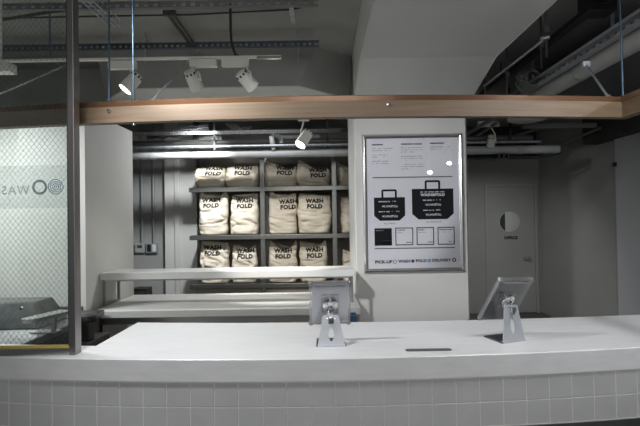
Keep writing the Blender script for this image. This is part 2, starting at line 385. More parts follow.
# diagonal wires as one mesh
mb = MB(); xL, xR, z0, z1 = -1.60, gx-.040, TZ+.04, 2.9; st_ = .0235; r_ = .00045
def seg(x0_, z0_, x1_, z1_):
    d = Vector((x1_-x0_, 0, z1_-z0_)).normalized(); n = Vector((-d.z, 0, d.x))*r_
    y = GY+.0175
    V = [mb.bm.verts.new((x0_+n.x, y, z0_+n.z)), mb.bm.verts.new((x0_-n.x, y, z0_-n.z)), mb.bm.verts.new((x1_-n.x, y, z1_-n.z)), mb.bm.verts.new((x1_+n.x, y, z1_+n.z))]
    W_ = [mb.bm.verts.new(v.co+Vector((0, .0008, 0))) for v in V]
    mb.bm.faces.new(V); mb.bm.faces.new(W_[::-1])
    for i in range(4): mb.bm.faces.new((V[i], W_[i], W_[(i+1) % 4], V[(i+1) % 4]))
sl_ = 1.25; c = z0-(xR-xL)*sl_
while c < z1:
    for s in (1, -1):
        pa = []
        for x in (xL, xR):
            z = c+(x-xL)*sl_ if s == 1 else c+(xR-x)*sl_
            pa.append((x, z))
        (xa, za), (xb, zb) = pa
        def clip(xa, za, xb, zb):
            if max(za, zb) < z0 or min(za, zb) > z1: return None
            def at(z): return xa+(xb-xa)*(z-za)/(zb-za)
            q = []
            for (x, z) in ((xa, za), (xb, zb)):
                if z < z0: x, z = at(z0), z0
                if z > z1: x, z = at(z1), z1
                q += [x, z]
            return q
        q = clip(xa, za, xb, zb)
        if q: seg(*q)
    c += st_*sl_
gb(mb, 'wire_mesh', wire_m, scr)
# shop window reflection put on the pane as colour: band, letters, rings
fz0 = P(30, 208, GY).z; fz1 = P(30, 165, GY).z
gb(MB().box(-2.6, gx-.04, GY+.0262, GY+.0268, fz0, fz1), 'reflected_band', refl_band, scr)
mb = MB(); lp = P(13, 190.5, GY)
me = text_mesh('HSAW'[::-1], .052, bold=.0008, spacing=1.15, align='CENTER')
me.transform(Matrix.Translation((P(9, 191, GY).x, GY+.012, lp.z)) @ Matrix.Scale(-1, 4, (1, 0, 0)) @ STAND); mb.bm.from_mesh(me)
gb(mb, 'reflected_lettering', refl_mark, scr)
def ring(mb, x, z, r, t, y):
    mb.lathe([(r-t, 0), (r, 0), (r, .0008), (r-t, .0008)], Matrix.Translation((x, y, z)) @ Matrix.Rotation(math.pi/2, 4, 'X'), 36)
def openring(mb, x, z, r, t, y, seg=36):
    V = []
    for k in range(seg):
        a = 2*math.pi*k/seg; V.append([mb.bm.verts.new((x+q*math.cos(a), yy, z+q*math.sin(a))) for q, yy in ((r-t, y), (r, y), (r, y-.0006), (r-t, y-.0006))])
    for k in range(seg):
        A_, B_ = V[k], V[(k+1) % seg]
        for j in range(4): mb.bm.faces.new((A_[j], B_[j], B_[(j+1) % 4], A_[(j+1) % 4]))
rp = P(38, 187, GY); mb = MB(); openring(mb, rp.x, rp.z, .033, .011, GY+.013); gb(mb, 'reflected_ring', refl_mark, scr)
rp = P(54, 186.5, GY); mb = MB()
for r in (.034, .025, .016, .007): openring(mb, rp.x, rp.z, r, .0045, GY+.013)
gb(mb, 'reflected_target', refl_mark_b, scr)
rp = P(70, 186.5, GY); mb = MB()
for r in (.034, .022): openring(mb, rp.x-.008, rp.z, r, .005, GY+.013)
# ================================================================= WOOD BEAM
BY = 2.14
wb = thing('timber_beam', 'long pale oak beam hung across the view above the counter', 'beam', (0, BY, 2.0))
Mb = Matrix.Translation((0, -BY, -2.0))
zb0 = P(320, 117.2, BY).z; zb1 = P(320, 101, BY).z; zb2 = P(320, 95, BY).z
mb = MB().ribbon(-2.6, 1.425, [(BY, zb0), (BY, zb1), (BY+.045, zb1), (BY+.045, zb0)])
mb.build('front_board', wood, wb, M=Mb)
tag(MB().ribbon(-2.6, 1.425, [(BY+.006, zb1), (BY+.003, zb2-.004), (BY+.008, zb2), (BY+.045, zb2), (BY+.045, zb1)]).build('top_edging', wood_edge, wb, M=Mb), 'glossy brown strip along the top')
# return board coming towards the customer side
mb = MB().box(1.425, 1.47, .9, BY+.045+bow(1.425), zb0, zb1); mb.build('return_board', wood, wb, M=Mb)
tag(MB().box(1.423, 1.47, .9, BY+.045+bow(1.425), zb1, zb2).build('return_edging', wood_edge, wb, M=Mb), 'brown strip on the return board')
for (u, v, dy) in ((109, 110.5, 0), (388, 104.5, 0)):
    q = PB(u, v, BY); yy = q.y
    MB().lathe([(.009, 0), (.009, .003), (.006, .007), (0, .008)], Matrix.Translation((q.x, yy, q.z)) @ Matrix.Rotation(math.pi/2, 4, 'X'), 14).build('bolt_head', chrome, wb, True, M=Mb)
for (u, v) in ((132, 122.5), (626, 115.5)):
    q = PB(u, v, BY)
    MB().lathe([(.004, -.012), (.009, -.011), (.009, -.004), (.004, -.003), (.004, .004)], Matrix.Translation((q.x, BY+.02+bow(q.x), q.z+.004)), 12).build('bolt_head', chrome, wb, True, M=Mb)
q = P(339, 94.5, BY); MB().lathe([(.006, -.002), (.007, .004), (.003, .007)], Matrix.Translation((q.x, BY+.02+bow(q.x), zb2)), 12).build('bolt_head', black, wb, True, M=Mb)

# hanging rods and braces
def rod(a, b, r, label, m=blue_rod, group=None, name='hanging_rod', cat='rod'):
    a = Vector(a); b = Vector(b); e = MB().cyl(a, b, r, seg=10)
    for t_ in (.004, .996):
        c_ = a.lerp(b, t_); d = (b-a).normalized(); e.cyl(c_-d*.006, c_+d*.006, r*2, seg=6)
    return tag(e.build(name, m, None, True), label, cat, group)
for u, lab in ((109.5, 'blue threaded rod above the bolt head, left of the lit spotlight'), (133.5, 'blue threaded rod crossing in front of the lit spotlight')):
    q = PB(u, 99, BY+.02); rod((q.x, q.y, zb2), (q.x+.002, q.y, CEIL), .0042, lab)
q = PB(623, 93, BY+.02); rod((q.x, q.y, zb2), (q.x-.01, q.y, CEIL), .0042, 'vertical blue rod at the right in front of the round duct')
a = PB(608, 93, BY+.02); a.z = zb2; b = P(586, 65, 2.55)
rod(a, b, .006, 'short slanting steel brace rising from the beam to the duct tray', galv, name='brace_rod')
b2 = MB().box(b.x-.02, b.x+.02, b.y-.01, b.y+.012, b.z-.01, b.z+.02, .003)
tag(b2.build('brace_clip', galv, None), 'small steel clip joining slanting brace to perforated duct tray', 'clip')
a = PB(152, 98.5, BY+.03); a.z = zb2; b = P(198, 50, 3.6)
rod(a, b, .0045, 'long slanting steel brace left of the middle track spotlight', galv, name='brace_rod')
a = P(-14, 99, 2.25); b = P(68, 64.5, 3.3)
rod(a, b, .007, 'slanting steel brace seen through the wired glass', galv, name='brace_rod')

# ================================================================= CEILING TRACK AND SPOTLIGHTS
TY = 3.2
tz0 = P(200, 59.5, TY).z
xa = P(-10, 62, TY).x; xb = P(281, 56, TY).x
trk = thing('lighting_track', 'white lighting track running below the ceiling above the timber beam', 'lighting track', (0, TY, tz0))
MB().box(xa, xb, -.014, .014, .002, .018, .002).build('rail', white_plastic, trk)
MB().box(xb-.16, xb+.001, -.017, .017, -.004, .012, .002).build('end_feed', chrome, trk)
for u in (231, ):
    q = P(u, 57, TY); mb = MB().tube([(q.x+.06, 0, .012), (q.x+.03, 0, .03), (q.x+.005, 0, .10), (q.x, 0, .2), (q.x, 0, CEIL-tz0)], .009); mb.build('suspension_conduit', cable_m, trk, True)
q = P(50, 57, TY); MB().cyl((q.x, 0, .012), (q.x, 0, CEIL-tz0), .006, seg=8).build('suspension_rod', blue_rod, trk)
q = P(-60, 57, TY); MB().cyl((q.x, 0, .012), (q.x, 0, CEIL-tz0), .006, seg=8).build('suspension_rod', blue_rod, trk)

def look(d): return Vector(d).normalized().to_track_quat('Z', 'X').to_matrix().to_4x4()
def spotlight(u0, u1, vt, vb, hu, hv, d, Y, label, group, lit=False, boxdir='x', R=.047, Ln=.135, power=0, size=60, box=True, dcol=(1, .96, .9), emitm=None):
    """adaptor box seen between u0..u1, vt..vb ; head centre at hu,hv pointing along d"""
    c0, c1 = P(u0, vb, Y), P(u1, vt, Y)
    h = P(hu, hv, Y)
    t = thing('track_spotlight', label, 'spotlight', ((c0.x+c1.x)/2, Y, c1.z), 0, group)
    o = Matrix.Translation(-t.location)
    if box:
        MB().box(c0.x, c1.x, Y-.022, Y+.022, c0.z, c1.z, .004).build('adaptor_box', white_plastic, t, M=o)
    d = Vector(d).normalized(); M = Matrix.Translation(h) @ look(d)
    # body: closed rear, vents, slightly flared front
    MB().lathe([(.0, -Ln/2), (R*.72, -Ln/2), (R*.86, -Ln/2+.006), (R*.9, -Ln/2+.03), (R, Ln/2-.03), (R*1.02, Ln/2), (R*.92, Ln/2), (R*.90, Ln/2-.012), (0, Ln/2-.012)], M).build('lamp_head', white_plastic, t, True, M=o)
    head = t.children[-1] if False else [c for c in bpy.data.objects if c.parent == t and c.name.startswith('lamp_head')][0]
    v = MB()
    for k in range(10):
        a = 2*math.pi*k/10; v.box(R*.80, R*.93, -.006, .006, -Ln/2+.008, -Ln/2+.024, 0, M @ Matrix.Rotation(a, 4, 'Z'))
    v.build('cooling_vents', black, head, M=o)
    MB().lathe([(0, Ln/2-.011), (R*.88, Ln/2-.011), (R*.86, Ln/2-.006), (0, Ln/2-.002)], M).build('lens', (emitm or lamp_on) if lit else mat('dull_lens', (.3, .3, .3), .2) if 'dull_lens' not in MATS and not lit else (emitm or lamp_on) if lit else MATS['dull_lens'], head, True, M=o)
    # yoke arm from the box to the head
    side = d.cross(Vector((0, 0, 1))); side = side.normalized() if side.length > .05 else Vector((1, 0, 0))
    top = Vector((h.x, Y, c0.z)) if box else Vector((h.x, Y, c1.z))
    top.x = min(max(h.x, c0.x+.02), c1.x-.02)
    j = h+side*(R+.006); tt = top+side*.012
    MB().tube([tt+Vector((0, 0, .004)), tt+Vector((0, 0, -.02)), tt.lerp(j, .5)+side*.012, j+Vector((0, 0, .02)), j-Vector((0, 0, .012))], .0065, 8).cyl(j-side*.01, j+side*.004, .012).build('yoke', white_plastic, t, True, M=o)
    if power:
        L = bpy.data.lights.new('spot_lamp', 'SPOT'); L.energy = power; L.spot_size = math.radians(size); L.spot_blend = .6; L.shadow_soft_size = .035; L.color = dcol
        lo = bpy.data.objects.new('spot_lamp', L); COL.objects.link(lo)
        lo.matrix_world = Matrix.Translation(h+d*(Ln/2+.02)) @ Matrix(look(d)) @ Matrix.Rotation(math.pi, 4, 'X')
    return t
G = 'track spotlights above the timber beam'
spotlight(109, 136, 61, 69.5, 131.5, 82.5, (-.55, -.28, -.78), TY, 'lit track spotlight pointing down left, behind the blue rods', G, True, power=30, size=80)
spotlight(190, 217, 59.5, 67.5, 193.5, 80, (.25, .62, -.72), TY, 'middle track spotlight turned down, just right of the slanting brace', G, power=200, size=46)
spotlight(222, 249, 58.5, 67, 246.5, 80, (.62, .55, -.62), TY, 'rightmost spotlight on the white track, tilted away', G)
sp4 = spotlight(298, 309, 113, 121, 304.5, 138.5, (-.48, -.42, -.77), 4.5, 'lit spotlight above the bag shelves with a glowing lens', None, True, power=25, size=80, R=.054, Ln=.17)
MB().cyl((0, 0, -.002), (0, 0, 2.694-sp4.location.z), .02).build('stem', white_plastic, sp4, True)
spotlight(478, 499, 121, 127, 491, 141, (.1, .55, -.8), 5.4, 'unlit white spotlight in front of the pipe near the office', None, R=.045, Ln=.13)
# back wall feed of the fourth spotlight
q = P(303, 113, 4.5)

# lamps on the customer side (they show as reflections in the poster and glass)
def ceiling_lamp(x, y, z, r, label, m, energy):
    t = thing('ceiling_lamp', label, 'lamp', (x, y, z))
    MB().lathe([(r*.75, .16), (r, .13), (r*1.05, 0), (r, -.004)]).build('lamp_housing', white_plastic, t, True)
    MB().lathe([(r*.9, -.005), (r*.86, -.011), (0, -.012)]).build('lens', m, t, True)
    MB().cyl((0, 0, .15), (0, 0, CEIL-z), .008).build('stem', white_plastic, t)

# ================================================================= TRAYS, CABLES, PIPES
def tray(name, p0, p1, hgt, label, m=blue_tray, pitch=.045, dep=.03, cat='cable tray'):
    """perforated strut rail from p0 to p1"""
    p0 = Vector(p0); p1 = Vector(p1); L = (p1-p0).length; mb = MB()
    mb.box(0, L, -dep/2, dep/2, hgt*.72, hgt, 0).box(0, L, -dep/2, dep/2, 0, hgt*.18)
    n = int(L/pitch)
    for i in range(n):
        x = i*pitch; mb.box(x, x+pitch*.55, -dep/2, -dep/2+.003, hgt*.1, hgt*.8)
    d = p1-p0
    M = Matrix.Translation(p0) @ Matrix.Rotation(math.atan2(d.y, d.x), 4, 'Z') @ Matrix.Rotation(-math.atan2(d.z, math.hypot(d.x, d.y)), 4, 'Y')
    return tag(mb.build(name, m, None, M=M), label, cat)
a = P(2, 49, 3.75); b = P(319, 46.5, 3.75)
tray('cable_tray', (a.x, 3.75, b.z), (b.x, 3.75, b.z), .045, 'blue perforated strut rail at the ceiling just above the track spotlights')
a = P(-20, 9, 3.05); b = P(318, 4.5, 3.05); z = P(318, 6, 3.05).z
tray('cable_tray', (a.x, 3.05, z), (b.x, 3.05, z), .042, 'topmost dark perforated strut rail at the upper edge', mat('tray_dark', (.20, .205, .21), .5, .5) , pitch=.06)
for (x, yy, lab) in ((P(298, 40, 3.75).x, 3.75, 'short drop rod fixing the blue strut rail near the soffit'), (P(145, 44, 3.75).x, 3.75, 'short drop rod fixing the blue strut rail left of the brace')):
    tag(MB().cyl((x, yy, 2.80), (x, yy, CEIL), .005, seg=8).box(x-.02, x+.02, yy-.02, yy+.02, P(300, 39, 3.75).z, P(300, 39, 3.75).z+.008).build('drop_rod', galv, None), lab, 'rod')
zc = P(200, 12.5, 3.35).z
tag(MB().tube([(-2.4, 3.35, zc-.02), (-1.5, 3.35, zc-.015), (-.9, 3.36, zc-.01), (-.2, 3.35, zc+.01), (.1, 3.35, zc+.06)], .006).build('ceiling_cable', cable_m, None, True), 'black cable stretched along the ceiling below the topmost rail', 'cable')
tag(MB().tube([P(-20, 23, 3.3), P(20, 17, 3.3), P(50, 12, 3.3), P(75, 9, 3.3), P(90, 8, 3.3)], .011).build('ceiling_cable', cable_m, None, True), 'thick black cable on the ceiling behind the wired glass', 'cable')
# ladder of wire mesh running away
mb = MB(); a = PZ(84, -2, 2.9); b = PZ(115, 27, 2.9)
for k in (-.035, 0, .035): mb.tube([(a.x+k, a.y, a.z), (a.x+k, b.y, a.z)], .004, 6)
for k in (-.035, .035): mb.tube([(a.x+k, a.y, a.z+.05), (a.x+k, b.y, a.z+.05)], .004, 6)
n = 9
for i in range(n):
    y = a.y+(b.y-a.y)*i/(n-1)
    mb.tube([(a.x-.035, y, a.z+.05), (a.x-.035, y, a.z), (a.x+.035, y, a.z), (a.x+.035, y, a.z+.05)], .003, 6)
tag(mb.build('wire_cable_basket', galv, None), 'wire basket tray running away at the ceiling, left of the blue rods', 'cable tray')
# conduit pair
a = PZ(166, 12, 2.97); b = PZ(196, 46, 2.97)
mb = MB(); mb.tube([(a.x, a.y, a.z), (a.x, b.y, a.z)], .012); mb.tube([(a.x+.035, a.y, a.z), (a.x+.035, b.y, a.z)], .012)
for y in (a.y+.02, b.y-.02): mb.box(a.x-.025, a.x+.06, y-.015, y+.015, a.z-.018, a.z+.018, .003)
tag(mb.build('conduit_pair', mat('dark_conduit', (.07, .07, .07), .5, .3), None, True), 'pair of dark conduits clipped to the ceiling between the two strut rails', 'conduit')
a = PZ(290, 0, 2.97); b = PZ(296, 24, 2.97)
tray('cable_tray', (a.x, a.y, 2.97), (a.x, b.y, 2.97), .03, 'short perforated rail running away beside the overhead beam', galv, pitch=.03)
# white box behind the glass on the left, end of track
q0 = P(-12, 73, 2.9); q1 = P(12, 63, 2.9)
tag(MB().box(q0.x, q1.x, 2.87, 2.95, q0.z, q1.z, .005).box((q0.x+q1.x)/2-.005, (q0.x+q1.x)/2+.005, 2.905, 2.915, q1.z-.001, CEIL).build('track_power_box', white_plastic, None), 'pale power box at the left edge seen through the wired glass', 'power box')

# rear: pipes above the bag shelves
PY = 5.5
zp = P(240, 154, PY).z
mb = MB().tube([(-3.45, PY, zp), (-1, PY, zp), (.5, PY, zp), (1.9, PY, zp), (2.75, PY, zp)], .047, 20)
for x in (-1.9, -.6, .15, 1.75, 2.3): mb.cyl((x-.03, PY, zp), (x+.03, PY, zp), .050, seg=24)
mbx = mb.build('insulated_pipe', pipe_w, None, True); [MB().box(x-.012, x+.012, PY-.004, PY+.004, zp+.04, CEIL).build('hanger_strap', cable_m, mbx) for x in (-1.2, .1, 2.2)]; tag(mbx, 'thick white pipe crossing above the bag shelves and office corridor', 'pipe')
tag(MB().tube([(-3.4, 5.40, P(240, 146, 5.4).z), (2.5, 5.40, P(240, 146, 5.4).z)], .016).build('conduit_pipe', galv, None, True), 'thin shiny conduit just above the thick white pipe', 'pipe')
tag(MB().tube([(-3.4, 5.62, P(240, 142, 5.6).z), (2.5, 5.62, P(240, 142, 5.6).z)], .035).build('dark_pipe', mat('dull_pipe', (.14, .14, .135), .5, .5), None, True), 'dull dark pipe running behind the thin shiny conduit', 'pipe')
q = P(273, 150, 5.38)
tag(MB().tube([(q.x, 5.45, zp+.045), (q.x-.01, 5.40, zp+.12), (q.x-.015, 5.38, zp+.17), (q.x+.0, 5.40, zp+.20), (q.x+.04, 5.45, zp+.205), (q.x+.08, 5.5, zp+.17), (q.x+.085, 5.5, zp+.12)], .028, 14).build('pipe_bend', pipe_w, None, True), 'white bent pipe stub rising from the thick pipe left of the lit spotlight', 'pipe')
tray('cable_tray', (-3.0, 5.32, P(240, 134, 5.32).z), (.25, 5.32, P(240, 134, 5.32).z), .035, 'grey perforated rail under the timber beam above the bag shelves', mat('dull_tray', (.12, .12, .12), .6), pitch=.03)
mb = MB()
for k in range(5):
    pts = []
    for i in range(8):
        x = -1.95+i*.1; pts.append((x, 5.42+.03*math.sin(k+i), 2.50+.10*i/8+.03*math.sin(i*1.3+k*2)+k*.012))
    mb.tube(pts, .011, 8)
tag(mb.build('cable_bundle', cable_m, None, True), 'tangle of black cables above the pipes at the left of the shelves', 'cables')
mb = MB()
for k in range(4):
    mb.tube([(-1.05+k*.03, 5.44, 2.66), (-.98+k*.03, 5.42, 2.60), (-.9+k*.025, 5.42, 2.53+.01*k), (-.86+k*.03, 5.44, 2.62)], .012, 8)
tag(mb.build('cable_bundle', cable_m, None, True), 'black cables hanging left of the white pipe bend', 'cables')
# slanted ducts at the rear ceiling
for (u, v, w_, lab) in ((212, 145, .34, 'flat grey duct at the rear ceiling left of the bag shelves'), (300, 145, .5, 'flat grey duct at the rear ceiling above the middle bag bay')):
    q = P(u, v, 6.0)
    tag(MB().box(q.x-w_/2, q.x+w_/2, 5.75, 6.7, 2.44, 2.58, .01).build('air_duct', mat('duct_grey', (.26, .26, .25), .6, .2) if 'duct_grey' not in MATS else MATS['duct_grey'], None), lab, 'duct')
tag(MB().box(-1.5, -1.44, 5.7, 5.76, 2.42, CEIL).box(-1.5, 1.2, 5.7, 5.74, 2.60, 2.64).build('steel_hanger_frame', black, None), 'black steel hanger frame behind the white pipe', 'bracket')

# right side overhead
def yrun(u0, v0, u1, v1, z):
    a = PZ(u0, v0, z); b = PZ(u1, v1, z); x = (a.x+b.x)/2; return x, a.y, b.y
x, ya, yb = yrun(655, 40, 545, 100, 2.66)
dx = 1.98; mb = MB().tube([(dx, 1.7, 2.635), (dx, 3.0, 2.635), (dx, 4.9, 2.635)], .066, 26)
duct = tag(mb.build('round_duct', mat('duct_pale', (.46, .46, .44), .45, .1, nscale=5, namt=.1), None, True), 'pale round duct running away at the upper right', 'duct')
for y in (2.0, 3.2, 4.4): MB().box(dx-.012, dx+.012, y-.003, y+.003, 2.74, CEIL).build('hanger_strap', galv, duct)
for y in (2.2, 2.45, 3.6):
    MB().lathe([(.0672, -.008), (.070, -.005), (.070, .005), (.0672, .008)], Matrix.Translation((dx, y, 2.635)) @ Matrix.Rotation(math.pi/2, 4, 'X')).build('duct_band', black if y < 2.4 else galv, duct, True)
tray('cable_tray', (1.865, 1.6, 2.655), (1.865, 5.0, 2.655), .075, 'perforated steel tray running along the left of the round duct', mat('tray_steel', (.40, .41, .44), .5, .2), pitch=.08, dep=.05)
tag(MB().box(1.74, 1.80, 1.6, 5.2, 2.86, 2.90, .004).box(1.76, 1.77, 2.2, 2.21, 2.89, CEIL).box(1.76, 1.77, 4.6, 4.61, 2.89, CEIL).build('flat_cable_duct', black, None), 'black trunking running away on the dark ceiling above the duct', 'trunking')
tag(MB().box(1.68, 1.86, 2.95, 3.08, 2.82, CEIL-.001, .006).build('junction_box', black, None), 'black junction box on the ceiling trunking at right', 'junction box')
# sprinkler-like steel bar
a = P(484, 86, 3.9); b = P(545, 39, 2.75)
tag(MB().cyl(a, b, .008).cyl(b-Vector((.02, 0, 0)), b+Vector((.02, 0, .012)), .014).build('suspension_bar', mat('dim_steel', (.30, .30, .30), .35, .9), None, True), 'thin steel bar slanting between drop rods right of the overhead beam', 'bar')
for (u, v, Y, lab) in ((485, 80, 3.9, 'dark drop rod at the lower end of the slanting bar'), (546, 30, 2.75, 'dark drop rod at the upper end of the slanting bar'), (541, 45, 3.3, 'thin dark drop rod left of the hanging junction coil'), (507, 75, 3.6, 'thin dark drop rod beneath the middle of the slanting bar')):
    q = P(u, v, Y); tag(MB().cyl((q.x, Y, q.z-.16), (q.x, Y, CEIL), .007, seg=8).box(q.x-.014, q.x+.014, Y-.014, Y+.014, q.z-.02, q.z+.02).build('drop_rod', cable_m, None), lab, 'rod')
mb = MB(); q = P(533, 78, 4.0)
for k in range(7): mb.tube([(q.x+.10*math.cos(t_*.6+k)*(.6+.06*k), 4.0+.02*k, q.z+.11*math.sin(t_*.6+k)*(.6+.05*k)) for t_ in range(11)], .009, 6)
tag(mb.build('coiled_flex_duct', mat('coil_grey', (.12, .12, .115), .6), None, True), 'coiled grey flex hanging at the end of the round duct', 'flex hose')
tag(MB().box(2.15, 3.3, 3.3, 5.4, 2.72, 2.80, .01).build('ceiling_baffle', mat('panel_dark', (.10, .10, .10), .7), None), 'dark flat baffle behind the right vertical rod', 'panel')
tag(MB().box(2.35, 3.2, 5.5, 5.56, 2.3+.27, 2.62, .003).build('angle_bar', mat('bar_grey', (.25, .25, .24), .6, .3), None), 'grey angle bar below the dark baffle', 'bar')
for (a_, b_, lab) in (((470, 140, 6.2), (498, 122, 5.2), 'dull strut slanting up behind the unlit spotlight'), ((508, 138, 6.4), (540, 128, 5.6), 'dull strut slanting above the row of pipe clamps'), ((545, 150, 7.0), (600, 128, 5.6), 'long dull strut above the bare right corridor wall')):
    tag(MB().cyl(P(*a_), P(*b_), .018, seg=8).build('roof_strut', MATS['bar_grey'], None, True), lab, 'strut')
# round ceiling unit
q = P(527, 116, 5.0); t = thing('ceiling_diffuser', 'round pale diffuser hanging just under the timber beam at right', 'diffuser', (q.x, 5.0, q.z-.04))
MB().lathe([(.05, -.02), (.12, -.018), (.19, .0), (.20, .02), (.19, .035), (.0, .04)]).build('dish', white_plastic, t, True)
MB().cyl((0, 0, .03), (0, 0, CEIL-t.location.z), .06).build('neck', galv, t, True)
# second track running away over the office spotlight
tag(MB().box(1.80, 1.84, 4.3, 6.4, 2.565, 2.595, .003).build('lighting_track', MATS['bar_grey'], None), 'grey track running towards the office above the unlit spotlight', 'lighting track')
mb = MB()
for k in range(3):
    x = 2.02+k*.055; mb.box(x, x+.03, 5.40, 5.60, zp-.10, zp-.055, .004)
tag(mb.build('pipe_clamps', black, None), 'row of black clamps under the thick pipe near the office door', 'clamp')
tag(MB().tube([(1.5, 5.55, zp-.085), (2.1, 5.55, zp-.09), (2.5, 5.5, zp-.10), (2.75, 5.45, zp-.06)], .012).build('slack_cable', cable_m, None, True), 'slack black cable sagging under the pipe near the office door', 'cable')

# ================================================================= FRAMED POSTER
pa = P(362.5, 133.2, CY-.03); pb_ = P(465, 272, CY-.03)
px0, px1, pz0, pz1 = P(363.2, 200, CY-.03).x, P(463.8, 200, CY-.03).x, P(414, 272.4, CY-.03).z, P(414, 133.6, CY-.03).z
PYF = CY-.028
fr = thing('framed_poster', 'large framed price poster hanging on the white column', 'poster', ((px0+px1)/2, PYF, (pz0+pz1)/2))
Mf = Matrix.Translation(-fr.location)
fw = .036
mb = MB()
def frameside(poly_out, poly_in): pass
def bar(x0, z0, x1, z1, x2, z2, x3, z3):
    """outer edge 0-1, inner edge 2-3, raised half-round profile"""
    o0, o1, i1, i0 = Vector((x0, 0, z0)), Vector((x1, 0, z1)), Vector((x2, 0, z2)), Vector((x3, 0, z3))
    rows = []
    for t_, dp in ((0, .028), (0, .008), (.18, .0), (.5, -.004), (.8, .002), (1, .010), (1, .028)):
        rows.append([mb.bm.verts.new(o0.lerp(i0, t_)+Vector((0, PYF+dp, 0))), mb.bm.verts.new(o1.lerp(i1, t_)+Vector((0, PYF+dp, 0)))])
    for i in range(len(rows)-1): mb.bm.faces.new((rows[i][0], rows[i][1], rows[i+1][1], rows[i+1][0]))
    mb.bm.faces.new((rows[0][0], rows[-1][0], rows[-1][1], rows[0][1]))
X0, X1, Z0, Z1 = px0, px1, pz0, pz1; a0, a1, b0, b1 = X0+fw, X1-fw, Z0+fw, Z1-fw
bar(X0, Z0, X1, Z0, a1, b0, a0, b0); bar(X1, Z0, X1, Z1, a1, b1, a1, b0); bar(X1, Z1, X0, Z1, a0, b1, a1, b1); bar(X0, Z1, X0, Z0, a0, b0, a0, b1)
mb.build('frame', mat('frame_silver', (.70, .70, .70), .24, .9), fr, True, M=Mf)
MB().box(a0-.002, a1+.002, PYF+.016, PYF+.024, b0-.002, b1+.002).build('poster_sheet', paper, fr, M=Mf)
yy = PYF+.0155
def U(u): return P(u, 203, yy).x
def V(v, u=414): return P(414, v - (414-u)*0.0, yy).z       # sheet rows measured at the middle of the poster
def rect(mb, u0, u1, v0, v1, y=None): y = yy if y is None else y; mb.box(U(u0), U(u1), y-.0008, y, V(v1), V(v0)); return mb
# small print: rows of marks too fine to read
def marks(mb, u0, u1, v, hgt, dens=.75, seed=0, y=None):
    rnd = random.Random(seed); u = u0
    while u < u1:
        w_ = rnd.uniform(.5, 1.4)
        if rnd.random() < dens:
            o_ = rnd.uniform(-.2, .2)*hgt
            rect(mb, u, min(u+w_*.75, u1), v-hgt/2+o_*.3, v+hgt/2-abs(o_)*.5, y)
        u += w_
def piece(name, m, *fns):
    mb = MB()
    for f in fns: f(mb)
    return mb.build(name, m, fr, M=Mf)
def mk(*a, **k): return lambda mb: marks(mb, *a, **k)
def rc(*a): return lambda mb: rect(mb, *a)
white_ink = mat('white_ink', (.75, .75, .78), .5); y2 = yy-.0012
for i, (u0, u1, v) in enumerate(((373, 384, 144.2), (402, 423, 144), (431, 445, 143.6))): piece('heading_print', ink_s, mk(u0, u1, v, 1.4, .95, i))
cols = [[(373, 394, 148), (373, 391, 150.2), (373, 389, 154.5), (373, 387, 156.7), (373, 389, 160.8), (373, 389, 163)],
        [(402, 424, 147.6), (402, 423, 149.8), (402, 415, 152), (402, 424, 156.2), (402, 424, 158.3), (402, 409, 160.3), (402, 424, 164.3), (402, 424, 166.5), (402, 410, 168.8)],
        [(431, 452, 147.2), (431, 445, 149.4)]]
for j, c_ in enumerate(cols): piece('small_print', grey_ink, *[mk(u0, u1, v, .8, .72, 10+j*20+i) for i, (u0, u1, v) in enumerate(c_)])
piece('poster_rule', rule_ink, rc(373, 453, 176.6, 177.6)); piece('poster_rule', rule_ink, rc(373.8, 454, 247.6, 248.6))
def tote(u0, u1, vt, vb, hu0, hu1, hv, cut, th):
    mb = MB(); uu, vv = U, V
    mb.prism([(uu(u0), vv(vt)), (uu(u1), vv(vt)), (uu(u1), vv(vb-cut)), (uu(u1-cut*1.15), vv(vb)), (uu(u0+cut*1.15), vv(vb)), (uu(u0), vv(vb-cut))], yy-.0008, yy)
    rect(mb, hu0, hu0+th, hv+1.2, vt+.2); rect(mb, hu1-th, hu1, hv+1.2, vt+.2); rect(mb, hu0+1.2, hu1-1.2, hv, hv+th)
    mb.prism([(uu(hu0), vv(hv+1.2)), (uu(hu0+1.2), vv(hv)), (uu(hu0+2.6), vv(hv+1)), (uu(hu0+1), vv(hv+2.6))], yy-.0008, yy)
    mb.prism([(uu(hu1), vv(hv+1.2)), (uu(hu1-1), vv(hv+2.6)), (uu(hu1-2.6), vv(hv+1)), (uu(hu1-1.2), vv(hv))], yy-.0008, yy)
    mb.build('carrier_bag_print', ink_s, fr, M=Mf)
tote(374, 405, 197, 220.3, 381.5, 397, 189, 5, 2)
tote(412, 453.5, 189, 219.5, 425, 440.5, 180.5, 5.5, 2)
piece('black_square', ink_s, rc(374, 391.3, 227.8, 245.2))
for i, (u0, u1) in enumerate(((394.8, 412.6), (416, 433.4), (437, 454))):
    piece('outlined_square', ink_s, rc(u0, u1, 227.4, 228.3), rc(u0, u1, 244.2, 245.1), rc(u0, u0+.9, 227.4, 245.1), rc(u1-.9, u1, 227.4, 245.1))
    piece('square_heading', ink_s, mk(u0+1.6, u0+[10, 8, 15][i], 230, .9, .9, 40+i)); piece('square_price', ink_s, mk(u0+11, u0+16.3, 242.3, .9, .95, 60+i))
    piece('small_print', grey_ink, mk(u0+1.6, u0+12, 232.5, .7, .6, 50+i))
piece('square_heading', white_ink, mk(375.6, 384, 230, .8, .7, 70, y2))
for k, (u0, u1, v, h_) in enumerate([(378.5, 390, 201.2, 1.1), (378.5, 389.5, 211.3, 1.), (423, 434, 200.4, 1.1), (423, 433.5, 210.5, 1.)]):
    piece('white_print', white_ink, mk(u0, u1, v, h_, .85, 72+k, y2), mk(u1+2.4, u1+9.5, v-.2, .85, .6, 90+k, y2))
